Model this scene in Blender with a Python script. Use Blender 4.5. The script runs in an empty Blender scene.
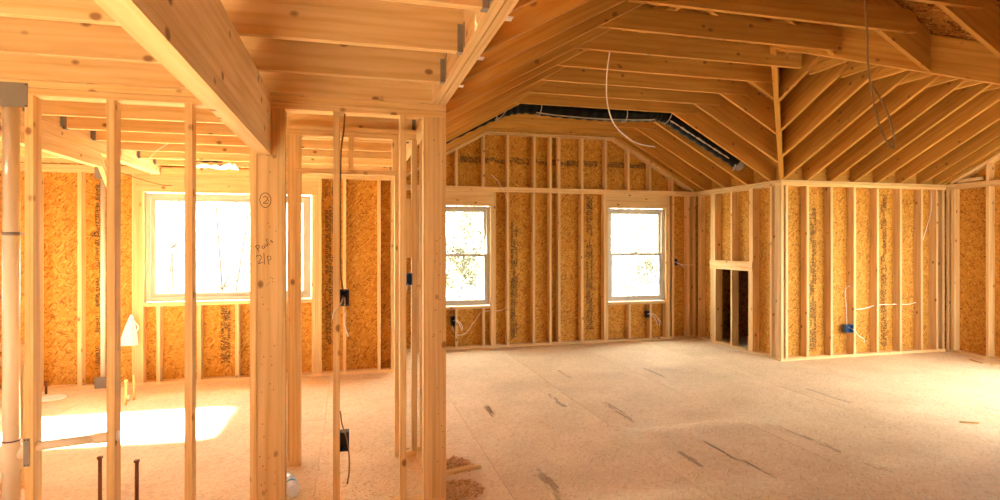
import bpy, bmesh, math, random
from mathutils import Vector, Matrix
random.seed(7)
S = bpy.context.scene
C = S.collection
V = Vector

# ------------------------------------------------------------------ camera
cam_d = bpy.data.cameras.new('camera')
cam = bpy.data.objects.new('camera', cam_d); C.objects.link(cam)
cam_d.sensor_width = 36.0; cam_d.lens = 20.81; cam_d.shift_y = -0.008
cam_d.clip_start = 0.05; cam_d.clip_end = 500
cam.location = (0, 0, 1.62)
cam.rotation_euler = (math.radians(90), 0, math.radians(-14.547))
S.camera = cam

# ------------------------------------------------------------------ world, sun, exposure
W = bpy.data.worlds.new('overcast_sky'); S.world = W; W.use_nodes = True
wn = W.node_tree.nodes; wl = W.node_tree.links; wn.clear()
wo = wn.new('ShaderNodeOutputWorld'); wb = wn.new('ShaderNodeBackground')
wb.inputs['Color'].default_value = (1.0, 0.985, 0.91, 1); wb.inputs['Strength'].default_value = 1.0
wl.new(wb.outputs[0], wo.inputs[0])
sun_d = bpy.data.lights.new('sun', 'SUN'); sun = bpy.data.objects.new('sun', sun_d); C.objects.link(sun)
sun_d.energy = 14.0; sun_d.angle = math.radians(3); sun_d.color = (1.0, 0.96, 0.86)
sd = V((0.998 * math.cos(math.radians(32)), -0.05 * math.cos(math.radians(32)), -math.sin(math.radians(32))))
sun.rotation_euler = sd.to_track_quat('-Z', 'Y').to_euler()
S.view_settings.view_transform = 'Standard'; S.view_settings.look = 'None'
S.view_settings.gamma = 1.0; S.view_settings.use_curve_mapping = False
S.view_settings.exposure = 4.2
S.cycles.use_denoising = True
S.cycles.max_bounces = 12; S.cycles.diffuse_bounces = 8; S.cycles.transparent_max_bounces = 16

# ------------------------------------------------------------------ materials
def new_mat(name):
    m = bpy.data.materials.new(name); m.use_nodes = True
    nt = m.node_tree; b = nt.nodes['Principled BSDF']
    return m, nt, b
def plain(name, col, rough=0.5, metal=0.0, noise=0.0, nscale=30.0, spec=None):
    m, nt, b = new_mat(name)
    b.inputs['Roughness'].default_value = rough; b.inputs['Metallic'].default_value = metal
    if spec is not None: b.inputs['Specular IOR Level'].default_value = spec
    if noise:
        tc = nt.nodes.new('ShaderNodeTexCoord'); nz = nt.nodes.new('ShaderNodeTexNoise')
        nz.inputs['Scale'].default_value = nscale; nz.inputs['Detail'].default_value = 4
        r = nt.nodes.new('ShaderNodeValToRGB')
        r.color_ramp.elements[0].position = 0.3; r.color_ramp.elements[1].position = 0.7
        r.color_ramp.elements[0].color = tuple(c * (1 - noise) for c in col) + (1,)
        r.color_ramp.elements[1].color = tuple(min(1, c * (1 + noise)) for c in col) + (1,)
        nt.links.new(tc.outputs['Object'], nz.inputs['Vector']); nt.links.new(nz.outputs['Fac'], r.inputs[0])
        nt.links.new(r.outputs[0], b.inputs['Base Color'])
    else:
        b.inputs['Base Color'].default_value = tuple(col) + (1,)
    return m
def ramp(nt, stops):
    r = nt.nodes.new('ShaderNodeValToRGB'); e = r.color_ramp.elements
    while len(e) < len(stops): e.new(0.5)
    for el, (p, c) in zip(e, stops):
        el.position = p; el.color = (c[0], c[1], c[2], 1)
    return r
def offset_coords(nt, scale, rot=(0, 0, 0)):
    tc = nt.nodes.new('ShaderNodeTexCoord'); oi = nt.nodes.new('ShaderNodeObjectInfo')
    mul = nt.nodes.new('ShaderNodeVectorMath'); mul.operation = 'SCALE'; mul.inputs[0].default_value = (37.0, 11.0, 23.0)
    nt.links.new(oi.outputs['Random'], mul.inputs['Scale'])
    add = nt.nodes.new('ShaderNodeVectorMath'); add.operation = 'ADD'
    nt.links.new(tc.outputs['Object'], add.inputs[0]); nt.links.new(mul.outputs[0], add.inputs[1])
    src = add.outputs[0]
    if any(rot):
        ro = nt.nodes.new('ShaderNodeMapping'); ro.inputs['Rotation'].default_value = rot
        nt.links.new(src, ro.inputs['Vector']); src = ro.outputs[0]
    mp = nt.nodes.new('ShaderNodeMapping'); mp.inputs['Scale'].default_value = scale
    nt.links.new(src, mp.inputs['Vector'])
    return mp, oi
def mixc(nt, mode, fac, a, b):
    m = nt.nodes.new('ShaderNodeMix'); m.data_type = 'RGBA'; m.blend_type = mode
    for sock, val in ((m.inputs[0], fac), (m.inputs[6], a), (m.inputs[7], b)):
        if hasattr(val, 'is_output'): nt.links.new(val, sock)
        elif isinstance(val, tuple): sock.default_value = val
        else: sock.default_value = val
    return m.outputs[2]
def lumber(name, pale, dark, knot=(0.20, 0.085, 0.03)):
    m, nt, b = new_mat(name)
    mp, oi = offset_coords(nt, (0.7, 9.0, 14.0))
    n1 = nt.nodes.new('ShaderNodeTexNoise'); n1.inputs['Scale'].default_value = 2.2; n1.inputs['Detail'].default_value = 5
    n1.inputs['Distortion'].default_value = 0.6
    nt.links.new(mp.outputs[0], n1.inputs['Vector'])
    r1 = ramp(nt, [(0.30, dark), (0.48, tuple((p + d) / 2 for p, d in zip(pale, dark))), (0.62, pale)])
    nt.links.new(n1.outputs['Fac'], r1.inputs[0])
    # growth rings as cathedral bands
    mp2, _ = offset_coords(nt, (0.55, 6.0, 6.0))
    wv = nt.nodes.new('ShaderNodeTexWave'); wv.wave_type = 'RINGS'; wv.rings_direction = 'X'
    wv.inputs['Scale'].default_value = 2.0; wv.inputs['Distortion'].default_value = 5.0; wv.inputs['Detail'].default_value = 2.0
    nt.links.new(mp2.outputs[0], wv.inputs['Vector'])
    r2 = ramp(nt, [(0.0, (0.86, 0.78, 0.68)), (0.45, (1, 1, 1)), (1.0, (1, 1, 1))])
    nt.links.new(wv.outputs['Fac'], r2.inputs[0])
    c = mixc(nt, 'MULTIPLY', 0.55, r1.outputs[0], r2.outputs[0])
    # knots
    mp3, _ = offset_coords(nt, (5.2, 7.5, 7.5))
    vo = nt.nodes.new('ShaderNodeTexVoronoi'); vo.inputs['Scale'].default_value = 1.0
    nt.links.new(mp3.outputs[0], vo.inputs['Vector'])
    r3 = ramp(nt, [(0.08, (1, 1, 1)), (0.15, (0, 0, 0))])
    nt.links.new(vo.outputs['Distance'], r3.inputs[0])
    kf = nt.nodes.new('ShaderNodeMath'); kf.operation = 'MULTIPLY'; kf.inputs[1].default_value = 0.8
    nt.links.new(r3.outputs[0], kf.inputs[0])
    c = mixc(nt, 'MIX', kf.outputs[0], c, knot + (1,))
    hs = nt.nodes.new('ShaderNodeHueSaturation')
    mr = nt.nodes.new('ShaderNodeMapRange'); mr.inputs[3].default_value = 0.86; mr.inputs[4].default_value = 1.10
    nt.links.new(oi.outputs['Random'], mr.inputs[0]); nt.links.new(mr.outputs[0], hs.inputs['Value'])
    nt.links.new(c, hs.inputs['Color']); nt.links.new(hs.outputs[0], b.inputs['Base Color'])
    b.inputs['Roughness'].default_value = 0.7; b.inputs['Specular IOR Level'].default_value = 0.2
    return m
def strandboard(name, cols, sc=1.0, contrast=1.0):
    m, nt, b = new_mat(name)
    outs = []
    for rot in (0.35, 1.35, 2.45):
        mp, oi = offset_coords(nt, (22 * sc, 80 * sc, 3), (0, 0, rot))
        v = nt.nodes.new('ShaderNodeTexVoronoi'); v.inputs['Scale'].default_value = 1.0
        nz = nt.nodes.new('ShaderNodeTexNoise'); nz.inputs['Scale'].default_value = 0.7
        nt.links.new(mp.outputs[0], nz.inputs['Vector'])
        ad = nt.nodes.new('ShaderNodeVectorMath'); ad.operation = 'ADD'
        nt.links.new(mp.outputs[0], ad.inputs[0]); nt.links.new(nz.outputs['Color'], ad.inputs[1])
        nt.links.new(ad.outputs[0], v.inputs['Vector'])
        sx = nt.nodes.new('ShaderNodeSeparateColor'); nt.links.new(v.outputs['Color'], sx.inputs[0])
        outs.append((sx.outputs[0], sx.outputs[1]))
    n = len(cols)
    pos = [0.04, 0.22, 0.5, 0.8, 0.97][:n]
    ra = ramp(nt, list(zip(pos, cols))); nt.links.new(outs[0][0], ra.inputs[0])
    rb = ramp(nt, list(zip(pos, cols))); nt.links.new(outs[1][0], rb.inputs[0])
    rc = ramp(nt, list(zip(pos, cols))); nt.links.new(outs[2][0], rc.inputs[0])
    def step(o, t):
        q = nt.nodes.new('ShaderNodeMath'); q.operation = 'GREATER_THAN'; q.inputs[1].default_value = t
        nt.links.new(o, q.inputs[0]); return q.outputs[0]
    c = mixc(nt, 'MIX', step(outs[1][1], 0.5), ra.outputs[0], rb.outputs[0])
    c = mixc(nt, 'MIX', step(outs[2][1], 0.6), c, rc.outputs[0])
    mp, oi = offset_coords(nt, (1.2, 1.2, 1.2))
    nz = nt.nodes.new('ShaderNodeTexNoise'); nz.inputs['Scale'].default_value = 1.5; nz.inputs['Detail'].default_value = 3
    nt.links.new(mp.outputs[0], nz.inputs['Vector'])
    rr = ramp(nt, [(0.3, (0.82, 0.78, 0.74)), (0.7, (1.0, 1.0, 1.0))]); nt.links.new(nz.outputs['Fac'], rr.inputs[0])
    c = mixc(nt, 'MULTIPLY', 0.8, c, rr.outputs[0])
    nt.links.new(c, b.inputs['Base Color'])
    b.inputs['Roughness'].default_value = 0.75; b.inputs['Specular IOR Level'].default_value = 0.15
    return m

M_STUD = lumber('pine_stud', (0.77, 0.56, 0.28), (0.67, 0.44, 0.19))
M_BEAM = lumber('beam_pine', (0.73, 0.52, 0.26), (0.62, 0.405, 0.18))
M_RAFT_SHADED = lumber('shaded_rafter_pine', (0.55, 0.295, 0.068), (0.45, 0.215, 0.04))  # same pine as the studs, darkened: the vault's shade is in the colour
M_OSB = strandboard('osb_sheathing', [(0.32, 0.13, 0.023), (0.51, 0.24, 0.038), (0.57, 0.285, 0.048), (0.61, 0.32, 0.06), (0.70, 0.415, 0.10)])
M_OSB_SHADED = strandboard('shaded_osb', [(0.12, 0.04, 0.008), (0.27, 0.10, 0.018), (0.34, 0.14, 0.025), (0.40, 0.175, 0.035), (0.48, 0.25, 0.07)])  # darker copy of the wall board, with the shade under the roof painted in
M_FLOOR = strandboard('subfloor_strand', [(0.68, 0.50, 0.29), (0.77, 0.60, 0.37), (0.79, 0.625, 0.395), (0.81, 0.65, 0.42), (0.85, 0.71, 0.49)], 1.2)
M_VINYL = plain('white_vinyl', (0.50, 0.46, 0.37), 0.35)
M_PVC = plain('white_pvc', (0.82, 0.76, 0.64), 0.35)
M_STEEL = plain('galvanised_steel', (0.26, 0.23, 0.20), 0.55, 0.3)
M_ZINC = plain('bright_zinc', (0.75, 0.72, 0.66), 0.45, 0.2)
M_BLUE = plain('blue_plastic', (0.02, 0.10, 0.30), 0.4)
M_DARKBOX = plain('navy_plastic', (0.015, 0.03, 0.06), 0.4)
M_WIRE = plain('white_cable', (0.80, 0.76, 0.68), 0.5)
M_GREYWIRE = plain('grey_cable', (0.30, 0.18, 0.08), 0.7, spec=0.1)
M_BLACK = plain('black_duct_film', (0.005, 0.0045, 0.004), 0.4, 0.0, 0.3, 60, 0.10)
M_SILVER = plain('pale_strap', (0.38, 0.33, 0.27), 0.5)
M_COPPER = plain('copper_pipe', (0.20, 0.075, 0.03), 0.45, 0.7)
M_ORANGE = plain('orange_pipe', (0.75, 0.36, 0.12), 0.5)
M_CLOTH = plain('white_film', (0.85, 0.80, 0.72), 0.7)
M_INK = plain('black_ink', (0.03, 0.022, 0.015), 0.8)
M_STAMP = plain('grey_stamp_ink', (0.50, 0.39, 0.26), 0.9)
M_OSBINK = plain('brown_stamp_ink', (0.13, 0.07, 0.03), 0.9)
M_PURPLE = plain('purple_primer', (0.10, 0.03, 0.22), 0.5)
M_GRASS = plain('dry_grass', (0.13, 0.125, 0.08), 0.9, 0, 0.3, 3)
M_BARK = plain('pale_bark', (0.06, 0.051, 0.041), 0.9, 0, 0.2, 12)
M_LEAF = plain('pale_leaf', (0.10, 0.095, 0.055), 0.8, 0, 0.35, 6)
M_CHIP = plain('wood_shaving', (0.62, 0.36, 0.15), 0.8, 0, 0.35, 25)
def chip_mat(name, cols):
    m, nt, b = new_mat(name)
    g = nt.nodes.new('ShaderNodeNewGeometry'); r = ramp(nt, cols)
    nt.links.new(g.outputs['Random Per Island'], r.inputs[0]); nt.links.new(r.outputs[0], b.inputs['Base Color'])
    b.inputs['Roughness'].default_value = 0.8
    return m
M_CHIP = chip_mat('wood_shaving', [(0.0, (0.42, 0.21, 0.08)), (0.35, (0.62, 0.36, 0.15)), (0.7, (0.74, 0.50, 0.25)), (1.0, (0.85, 0.70, 0.48))])
M_LABEL = plain('blue_label', (0.12, 0.30, 0.45), 0.4)
def glassy(name, tint, gl, clear):
    m, nt, b = new_mat(name)
    o = [n for n in nt.nodes if n.type == 'OUTPUT_MATERIAL'][0]
    t = nt.nodes.new('ShaderNodeBsdfTransparent'); t.inputs[0].default_value = tint + (1,)
    g = nt.nodes.new('ShaderNodeBsdfGlossy'); g.inputs['Roughness'].default_value = gl
    mx = nt.nodes.new('ShaderNodeMixShader'); mx.inputs[0].default_value = 1 - clear
    nt.links.new(t.outputs[0], mx.inputs[1]); nt.links.new(g.outputs[0], mx.inputs[2]); nt.links.new(mx.outputs[0], o.inputs[0])
    return m
M_GLASS = glassy('window_glass', (0.96, 0.97, 0.96), 0.02, 0.94)
def bottle_mat():
    m, nt, b = new_mat('clear_plastic')
    o = [n for n in nt.nodes if n.type == 'OUTPUT_MATERIAL'][0]
    t = nt.nodes.new('ShaderNodeBsdfTransparent'); t.inputs[0].default_value = (0.93, 0.94, 0.95, 1)
    b.inputs['Base Color'].default_value = (0.85, 0.86, 0.87, 1); b.inputs['Roughness'].default_value = 0.12
    mx = nt.nodes.new('ShaderNodeMixShader'); mx.inputs[0].default_value = 0.62
    nt.links.new(t.outputs[0], mx.inputs[1]); nt.links.new(b.outputs[0], mx.inputs[2]); nt.links.new(mx.outputs[0], o.inputs[0])
    return m
M_BOTTLE = bottle_mat()

# ------------------------------------------------------------------ builders
LOC = {}
def tag(o, label, cat, kind=None, group=None):
    o['label'] = label; o['category'] = cat
    if kind: o['kind'] = kind
    if group: o['group'] = group
    return o
def empty(name, loc=(0, 0, 0)):
    o = bpy.data.objects.new(name, None); C.objects.link(o)
    o.location = loc; o.empty_display_size = 0.1
    LOC[o.name] = Matrix.Translation(V(loc)); return o
def link(name, me, parent, M):
    o = bpy.data.objects.new(name, me); C.objects.link(o)
    o.matrix_world = M; LOC[o.name] = M.copy()
    if parent is not None:
        o.parent = parent; o.matrix_parent_inverse = LOC[parent.name].inverted()
    return o
def mesh_from(name, verts, faces, mat, smooth=False):
    me = bpy.data.meshes.new(name); me.from_pydata([tuple(v) for v in verts], [], faces)
    me.materials.append(mat); me.update()
    if smooth:
        for p in me.polygons: p.use_smooth = True
    return me
BOXF = [(0, 3, 2, 1), (4, 5, 6, 7), (0, 1, 5, 4), (1, 2, 6, 5), (2, 3, 7, 6), (3, 0, 4, 7)]
CACHE = {}
def box_mesh(l, w, t, mat):
    k = (round(l, 4), round(w, 4), round(t, 4), mat.name)
    if k not in CACHE:
        a, b_, c = l / 2, w / 2, t / 2
        CACHE[k] = mesh_from('board', [(-a, -b_, -c), (a, -b_, -c), (a, b_, -c), (-a, b_, -c), (-a, -b_, c), (a, -b_, c), (a, b_, c), (-a, b_, c)], BOXF, mat)
    return CACHE[k]
AX = [V((1, 0, 0)), V((0, 1, 0)), V((0, 0, 1))]
def box(parent, name, x0, x1, y0, y1, z0, z1, mat=None):
    """axis-aligned board; the grain runs along its longest side"""
    d = [x1 - x0, y1 - y0, z1 - z0]
    i, j, k = sorted((0, 1, 2), key=lambda q: -d[q])
    ax, ay = AX[i], AX[j]; az = ax.cross(ay)
    M = Matrix((ax, ay, az)).transposed().to_4x4(); M.translation = V(((x0 + x1) / 2, (y0 + y1) / 2, (z0 + z1) / 2))
    return link(name, box_mesh(d[i], d[j], d[k], mat or M_STUD), parent, M)
def prism(parent, name, poly, ext, xdir, mat):
    poly = [V(p) for p in poly]; ext = V(ext)
    o = sum(poly, V()) / len(poly) + ext / 2
    az = ext.normalized(); ax = V(xdir); ax = (ax - az * ax.dot(az)).normalized(); ay = az.cross(ax)
    R = Matrix((ax, ay, az)); M = R.transposed().to_4x4(); M.translation = o
    vs = [R @ (p - o) for p in poly] + [R @ (p + ext - o) for p in poly]
    n = len(poly)
    fs = [tuple(range(n - 1, -1, -1)), tuple(range(n, 2 * n))] + [(q, (q + 1) % n, n + (q + 1) % n, n + q) for q in range(n)]
    me = mesh_from(name, vs, fs, mat)
    bm = bmesh.new(); bm.from_mesh(me); bmesh.ops.recalc_face_normals(bm, faces=bm.faces); bm.to_mesh(me); bm.free()
    return link(name, me, parent, M)
def bar(parent, name, p0, p1, w, t, mat, side=None):
    """square-cut board from p0 to p1, w = size across (along side), t = other size"""
    p0, p1 = V(p0), V(p1); ax = (p1 - p0).normalized()
    s = V(side) if side is not None else V((0, 0, 1))
    ay = (s - ax * s.dot(ax)).normalized(); az = ax.cross(ay)
    M = Matrix((ax, ay, az)).transposed().to_4x4(); M.translation = (p0 + p1) / 2
    return link(name, box_mesh((p1 - p0).length, w, t, mat), parent, M)
def smooth_path(pts, n=6):
    pts = [V(p) for p in pts]
    if len(pts) < 3: return pts
    P = [pts[0] * 2 - pts[1]] + pts + [pts[-1] * 2 - pts[-2]]; out = []
    for i in range(1, len(P) - 2):
        a, b_, c, d = P[i - 1], P[i], P[i + 1], P[i + 2]
        for k in range(n):
            t = k / n
            out.append(0.5 * ((2 * b_) + (c - a) * t + (2 * a - 5 * b_ + 4 * c - d) * t * t + (3 * b_ - a - 3 * c + d) * t ** 3))
    return out + [P[-2]]
def tube_geo(path, rad, n=8, cap=True):
    path = [V(p) for p in path]; vs = []; fs = []
    up = V((0.13, 0.21, 0.97))
    for i, p in enumerate(path):
        t = (path[min(i + 1, len(path) - 1)] - path[max(i - 1, 0)]).normalized()
        a = t.cross(up)
        if a.length < 1e-3: a = t.cross(V((1, 0, 0)))
        a.normalize(); b_ = t.cross(a)
        r = rad(i / (len(path) - 1)) if callable(rad) else rad
        for k in range(n):
            w = 2 * math.pi * k / n
            vs.append(p + (a * math.cos(w) + b_ * math.sin(w)) * r)
    for i in range(len(path) - 1):
        for k in range(n):
            fs.append((i * n + k, i * n + (k + 1) % n, (i + 1) * n + (k + 1) % n, (i + 1) * n + k))
    if cap:
        fs.append(tuple(range(n - 1, -1, -1))); fs.append(tuple(range((len(path) - 1) * n, len(path) * n)))
    return vs, fs
def tube(parent, name, pts, rad, mat, n=8, smooth=6, base=None):
    path = smooth_path(pts, smooth) if smooth else [V(p) for p in pts]
    o = V(base) if base is not None else path[0]
    vs, fs = tube_geo([p - o for p in path], rad, n)
    return link(name, mesh_from(name, vs, fs, mat, True), parent, Matrix.Translation(o))
def join_geo(parts):
    vs, fs = [], []
    for v, f in parts:
        k = len(vs); vs += list(v); fs += [tuple(i + k for i in q) for q in f]
    return vs, fs
def box_geo(x0, x1, y0, y1, z0, z1):
    return [V(p) for p in ((x0, y0, z0), (x1, y0, z0), (x1, y1, z0), (x0, y1, z0), (x0, y0, z1), (x1, y0, z1), (x1, y1, z1), (x0, y1, z1))], list(BOXF)
def multi_box(parent, name, boxes, mat, base=(0, 0, 0)):
    base = V(base)
    vs, fs = join_geo([box_geo(*b_) for b_ in boxes])
    return link(name, mesh_from(name, [v - base for v in vs], fs, mat), parent, Matrix.Translation(base))
def lathe(parent, name, prof, mat, M, n=16):
    vs, fs = [], []
    for r, z in prof:
        for k in range(n):
            w = 2 * math.pi * k / n; vs.append(V((r * math.cos(w), r * math.sin(w), z)))
    for i in range(len(prof) - 1):
        for k in range(n): fs.append((i * n + k, i * n + (k + 1) % n, (i + 1) * n + (k + 1) % n, (i + 1) * n + k))
    fs.append(tuple(range(n - 1, -1, -1))); fs.append(tuple(range((len(prof) - 1) * n, len(prof) * n)))
    return link(name, mesh_from(name, vs, fs, mat, True), parent, M)

# ------------------------------------------------------------------ sizes of the house
H = 2.467            # top of the plates
T = 0.038            # a two-by
DP = H - 2 * T       # underside of the double top plate
YB, YL, YN, YD, YC = 8.60, 7.30, 3.55, 4.40, 6.63   # back wall, left room's back wall, near studs, doorway wall, bump wall
XE, XR, XG = 5.66, 3.08, 8.54                        # right eave, ridge, gable end on the right
m = 0.56; ZT = 3.32; DV = 0.33                       # pitch, tie height, rafter depth measured plumb
YE = 2.66; YX = (YC + YE) / 2                        # near eave and ridge of the cross gable
kv = 0.9; m2 = m * kv; XV = XE - kv * (YC - YX)                                  # where its ridge meets the main slope
X0, YR = -4.3, -2.6                                  # left wall, rear wall
zL = lambda x: H + m * (x - 0.50)
zR = lambda x: H + m * (XE - x)
zF = lambda y: H + m2 * (YC - y)
zN = lambda y: H + m2 * (y - YE)

# ------------------------------------------------------------------ floor
floor = empty('floor', (2, 3, 0)); tag(floor, 'pale strand board subfloor of large sheets running through both rooms', 'floor', 'structure')
box(floor, 'underlay', X0 - .12, XG + .12, YR - .12, YB + .12, -.30, -.022, M_OSB)
k = 0; x = 2.22 - 1.22 * 6; cols = []
while x < XG + .1:
    off = 4.57 if k % 2 == 0 else 3.06
    y = off - 2.44 * 4
    while y < YB + .1:
        xa, xb, ya, yb = max(x, X0 - .1), min(x + 1.22, XG + .1), max(y, YR - .1), min(y + 2.44, YB + .1)
        if xb - xa > .05 and yb - ya > .05:
            dz = random.uniform(-.0007, .0007)
            box(floor, 'subfloor_panel', xa + .001, xb - .001, ya + .001, yb - .001, -.02, dz, M_FLOOR)
        y += 2.44
    x += 1.22; k += 1
ground = link('ground', mesh_from('ground', [(-60, -60, 0), (70, -60, 0), (70, 120, 0), (-60, 120, 0)], [(0, 1, 2, 3)], M_GRASS), None, Matrix.Translation((0, 0, -.6)))
tag(ground, 'pale dry grass outside the windows', 'ground', 'structure')

# ------------------------------------------------------------------ walls
def cells(parent, name, axis, c, d0, d1, out, a0, a1, z0, z1, holes, mat):
    """sheet with rectangular holes: one mesh of the cells that stay"""
    A = sorted({a0, a1} | {min(max(q, a0), a1) for h_ in holes for q in h_[:2]})
    Z = sorted({z0, z1} | {min(max(q, z0), z1) for h_ in holes for q in h_[2:4]})
    rects = []
    for i in range(len(A) - 1):
        for j in range(len(Z) - 1):
            ma, mz = (A[i] + A[i + 1]) / 2, (Z[j] + Z[j + 1]) / 2
            if A[i + 1] - A[i] < 1e-4 or Z[j + 1] - Z[j] < 1e-4: continue
            if any(h_[0] < ma < h_[1] and h_[2] < mz < h_[3] for h_ in holes): continue
            rects.append((A[i], A[i + 1], Z[j], Z[j + 1]))
    if not rects: return None
    ca, cz = (a0 + a1) / 2, (z0 + z1) / 2
    t = abs(d1 - d0) / 2; dm = c + out * (d0 + d1) / 2
    vs, fs = join_geo([box_geo(p - cz, q - cz, u - ca, v - ca, -t, t) for (u, v, p, q) in rects])
    if axis == 'X': R = Matrix((V((0, 0, 1)), V((1, 0, 0)), V((0, 1, 0)))); o = V((ca, dm, cz))
    else: R = Matrix((V((0, 0, 1)), V((0, 1, 0)), V((-1, 0, 0)))); o = V((dm, ca, cz))
    M = R.transposed().to_4x4(); M.translation = o
    return link(name, mesh_from(name, vs, fs, mat), parent, M)
def wall(name, label, axis, c, out, a0, a1, dep, studs, openings=(), cripples=(), sheath_top=2.72, plates=True, sheath=True, bottom_gaps=(), first=0.0, sheath_a=None):
    w = empty(name, ((a0 + a1) / 2, c, 0) if axis == 'X' else (c, (a0 + a1) / 2, 0)); tag(w, label, 'wall', 'structure')
    def B(nm, a, b_, z0, z1, d0=0.0, d1=dep, mat=M_STUD):
        p, q = sorted((c + out * d0, c + out * d1))
        return box(w, nm, a, b_, p, q, z0, z1, mat) if axis == 'X' else box(w, nm, p, q, a, b_, z0, z1, mat)
    w_b = B
    if plates:
        g = sorted(bottom_gaps); cur = a0
        for (u, v) in list(g) + [(a1, a1)]:
            if u - cur > .03: B('bottom_plate', cur, u, 0, T)
            cur = v
        B('top_plate', a0, a1, DP, DP + T - .001); B('top_plate', a0, a1, DP + T + .001, H)
    for s in studs:
        B('stud', s - T / 2, s + T / 2, T, DP)
    for o in openings:
        u, v, z0, z1 = o[:4]; n = o[4] if len(o) > 4 else 2
        B('header', u - (n - 1) * T, v + (n - 1) * T, z1, DP, 0, T); B('header', u - (n - 1) * T, v + (n - 1) * T, z1, DP, dep - T, dep)
        for q in range(n):
            top = z1 if q < n - 1 else DP
            B('stud', u - (q + 1) * T + .0006, u - q * T - .0006, T, top); B('stud', v + q * T + .0006, v + (q + 1) * T - .0006, T, top)
        if z0 > .1: B('sill_plate', u, v, z0 - T, z0)
    for (s, z0, z1) in cripples: B('cripple_stud', s - T / 2, s + T / 2, z0, z1)
    panels = []
    if sheath:
        s0, s1 = sheath_a or (a0, a1)
        a = s0 + first - (1.22 if first else 0)
        while a < s1 - .01:
            u, v = max(a, s0), min(a + 1.22, s1)
            for (z0, z1) in ((-.28, 2.44), (2.4425, sheath_top)):
                if z1 - z0 > .01 and v - u > .02:
                    p = cells(w, 'sheathing_panel', axis, c, dep, dep + .011, out, u + .0012, v - .0012, z0, z1, [o[:4] for o in openings], M_OSB)
                    if p: panels.append((u, v, z0, z1, p))
            a += 1.22
        cells(w, 'wall_light_seal', axis, c, dep + .0115, dep + .013, out, s0, s1, -.28, sheath_top, [o[:4] for o in openings], M_CLOTH)  # added sheet behind the panels, stops daylight through their seams
    return w, B, panels
DX = 0.114
# back wall of the vaulted room
wb_, BB, PB = wall('wall_back', 'back wall of bare studs and strand board with two tall windows', 'X', YB, 1, 0.50, XE, DX,
    [0.56, 2.36, 2.78, 3.055, 3.20, 3.59, 5.215, 5.505, 5.62],
    [(1.03, 2.09, .64, 2.175, 2), (4.04, 5.08, .64, 2.175, 2)],
    [(1.28, T, .602), (1.555, T, .602), (1.975, T, .602), (4.42, T, .602), (4.80, T, .602)], sheath_top=2.444, sheath_a=(0.35, XE + DX), first=.85)
# gable part above the plates
for xs in (1.17, 1.555, 1.975, 2.36, 2.79, 3.055, 3.20, 3.59, 4.0, 4.40, 4.79, 5.2):
    t0 = min(zL(xs - T / 2), zR(xs - T / 2), ZT) - T - .006; t1 = min(zL(xs + T / 2), zR(xs + T / 2), ZT) - T - .006
    prism(wb_, 'gable_stud', [(xs - T / 2, YB, H), (xs + T / 2, YB, H), (xs + T / 2, YB, t1), (xs - T / 2, YB, t0)], (0, DX, 0), (0, 0, 1), M_STUD)
XTL, XTR = 0.5 + (ZT - H) / m, XE - (ZT - H) / m
box(wb_, 'gable_plate', XTL, XTR, YB, YB + DX, ZT - T - .004, ZT - .004)
for (xa, xb, zf) in ((0.58, XTL, zL), (XTR, XE - .06, zR)):
    for q, (ya, yb) in enumerate(((YB, YB + DX),)):
        prism(wb_, 'rake_plate', [(xa, ya, zf(xa) - .044), (xb, ya, zf(xb) - .044), (xb, ya, zf(xb) - .004), (xa, ya, zf(xa) - .004)], (0, yb - ya, 0), (xb - xa, 0, zf(xb) - zf(xa)), M_STUD)
x = 0.35
while x < XE + DX:
    xb = min(x + 1.22, XE + DX)
    top = lambda q: min(zL(q), zR(q)) + DV + .01
    pts = [(x + .001, YB + DX, 2.447), (xb - .001, YB + DX, 2.447), (xb - .001, YB + DX, top(xb))]
    if x < XR < xb: pts.append((XR, YB + DX, top(XR)))
    pts.append((x + .001, YB + DX, top(x)))
    prism(wb_, 'sheathing_panel', pts, (0, .011, 0), (1, 0, 0), M_OSB); x += 1.22
# left room's back wall
wl_, BL, PL = wall('wall_back_left', 'sunlit back wall of the left room with wide picture window between studs', 'X', YL, 1, X0, 0.55, DX,
    [-4.1, -3.69, -3.28, -2.875, -.065, .35, .515], [(-2.25, -.447, .93, 2.19, 3)],
    [(-2.10, T, .892), (-1.68, T, .892), (-1.277, T, .892), (-.86, T, .892)], first=.55, sheath_a=(X0 - DX - .012, .55))
# fireplace wall
ws_, BS, PS = wall('wall_side', 'short side wall with low dark framed opening near the room corner', 'Y', XE, 1, YC + DX + .0005, YB, DX,
    [8.20, 8.16, 8.117, 7.26, 7.222, 6.83, 8.55], [],
    [(7.69, 1.33, DP)], sheath=False)
for o in list(ws_.children):
    pass
BS('header', 7.203, 8.219, 1.195, 1.33, -.012, T); BS('cripple_stud', 8.08, 8.098, T, 1.195)
BS('cripple_stud', 7.67, 7.708, T, 1.195); BS('cripple_stud', 7.279, 7.30, T, 1.195)
for (u, v) in ((YC + DX, 7.68), (7.68, YB + DX)):
    cells(ws_, 'sheathing_panel', 'Y', XE, DX, DX + .011, 1, u + .001, v - .001, -.28, 2.72, [(7.30, 8.08, T, 1.195)], M_OSB)
for bx_ in ((5.786, 8.0, 6.762, 6.774, 0, 2.3), (5.786, 8.0, 8.53, 8.542, 0, 2.3), (8.0, 8.012, 6.762, 8.542, 0, 2.3), (5.786, 8.012, 6.762, 8.542, 2.3, 2.312), (5.786, 8.0, 6.774, 8.53, -.02, -.002)):
    box(ws_, 'chase_panel', *bx_, M_OSB_SHADED)  # chase made deep and its boards darkened so the opening looks unlit
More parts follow.
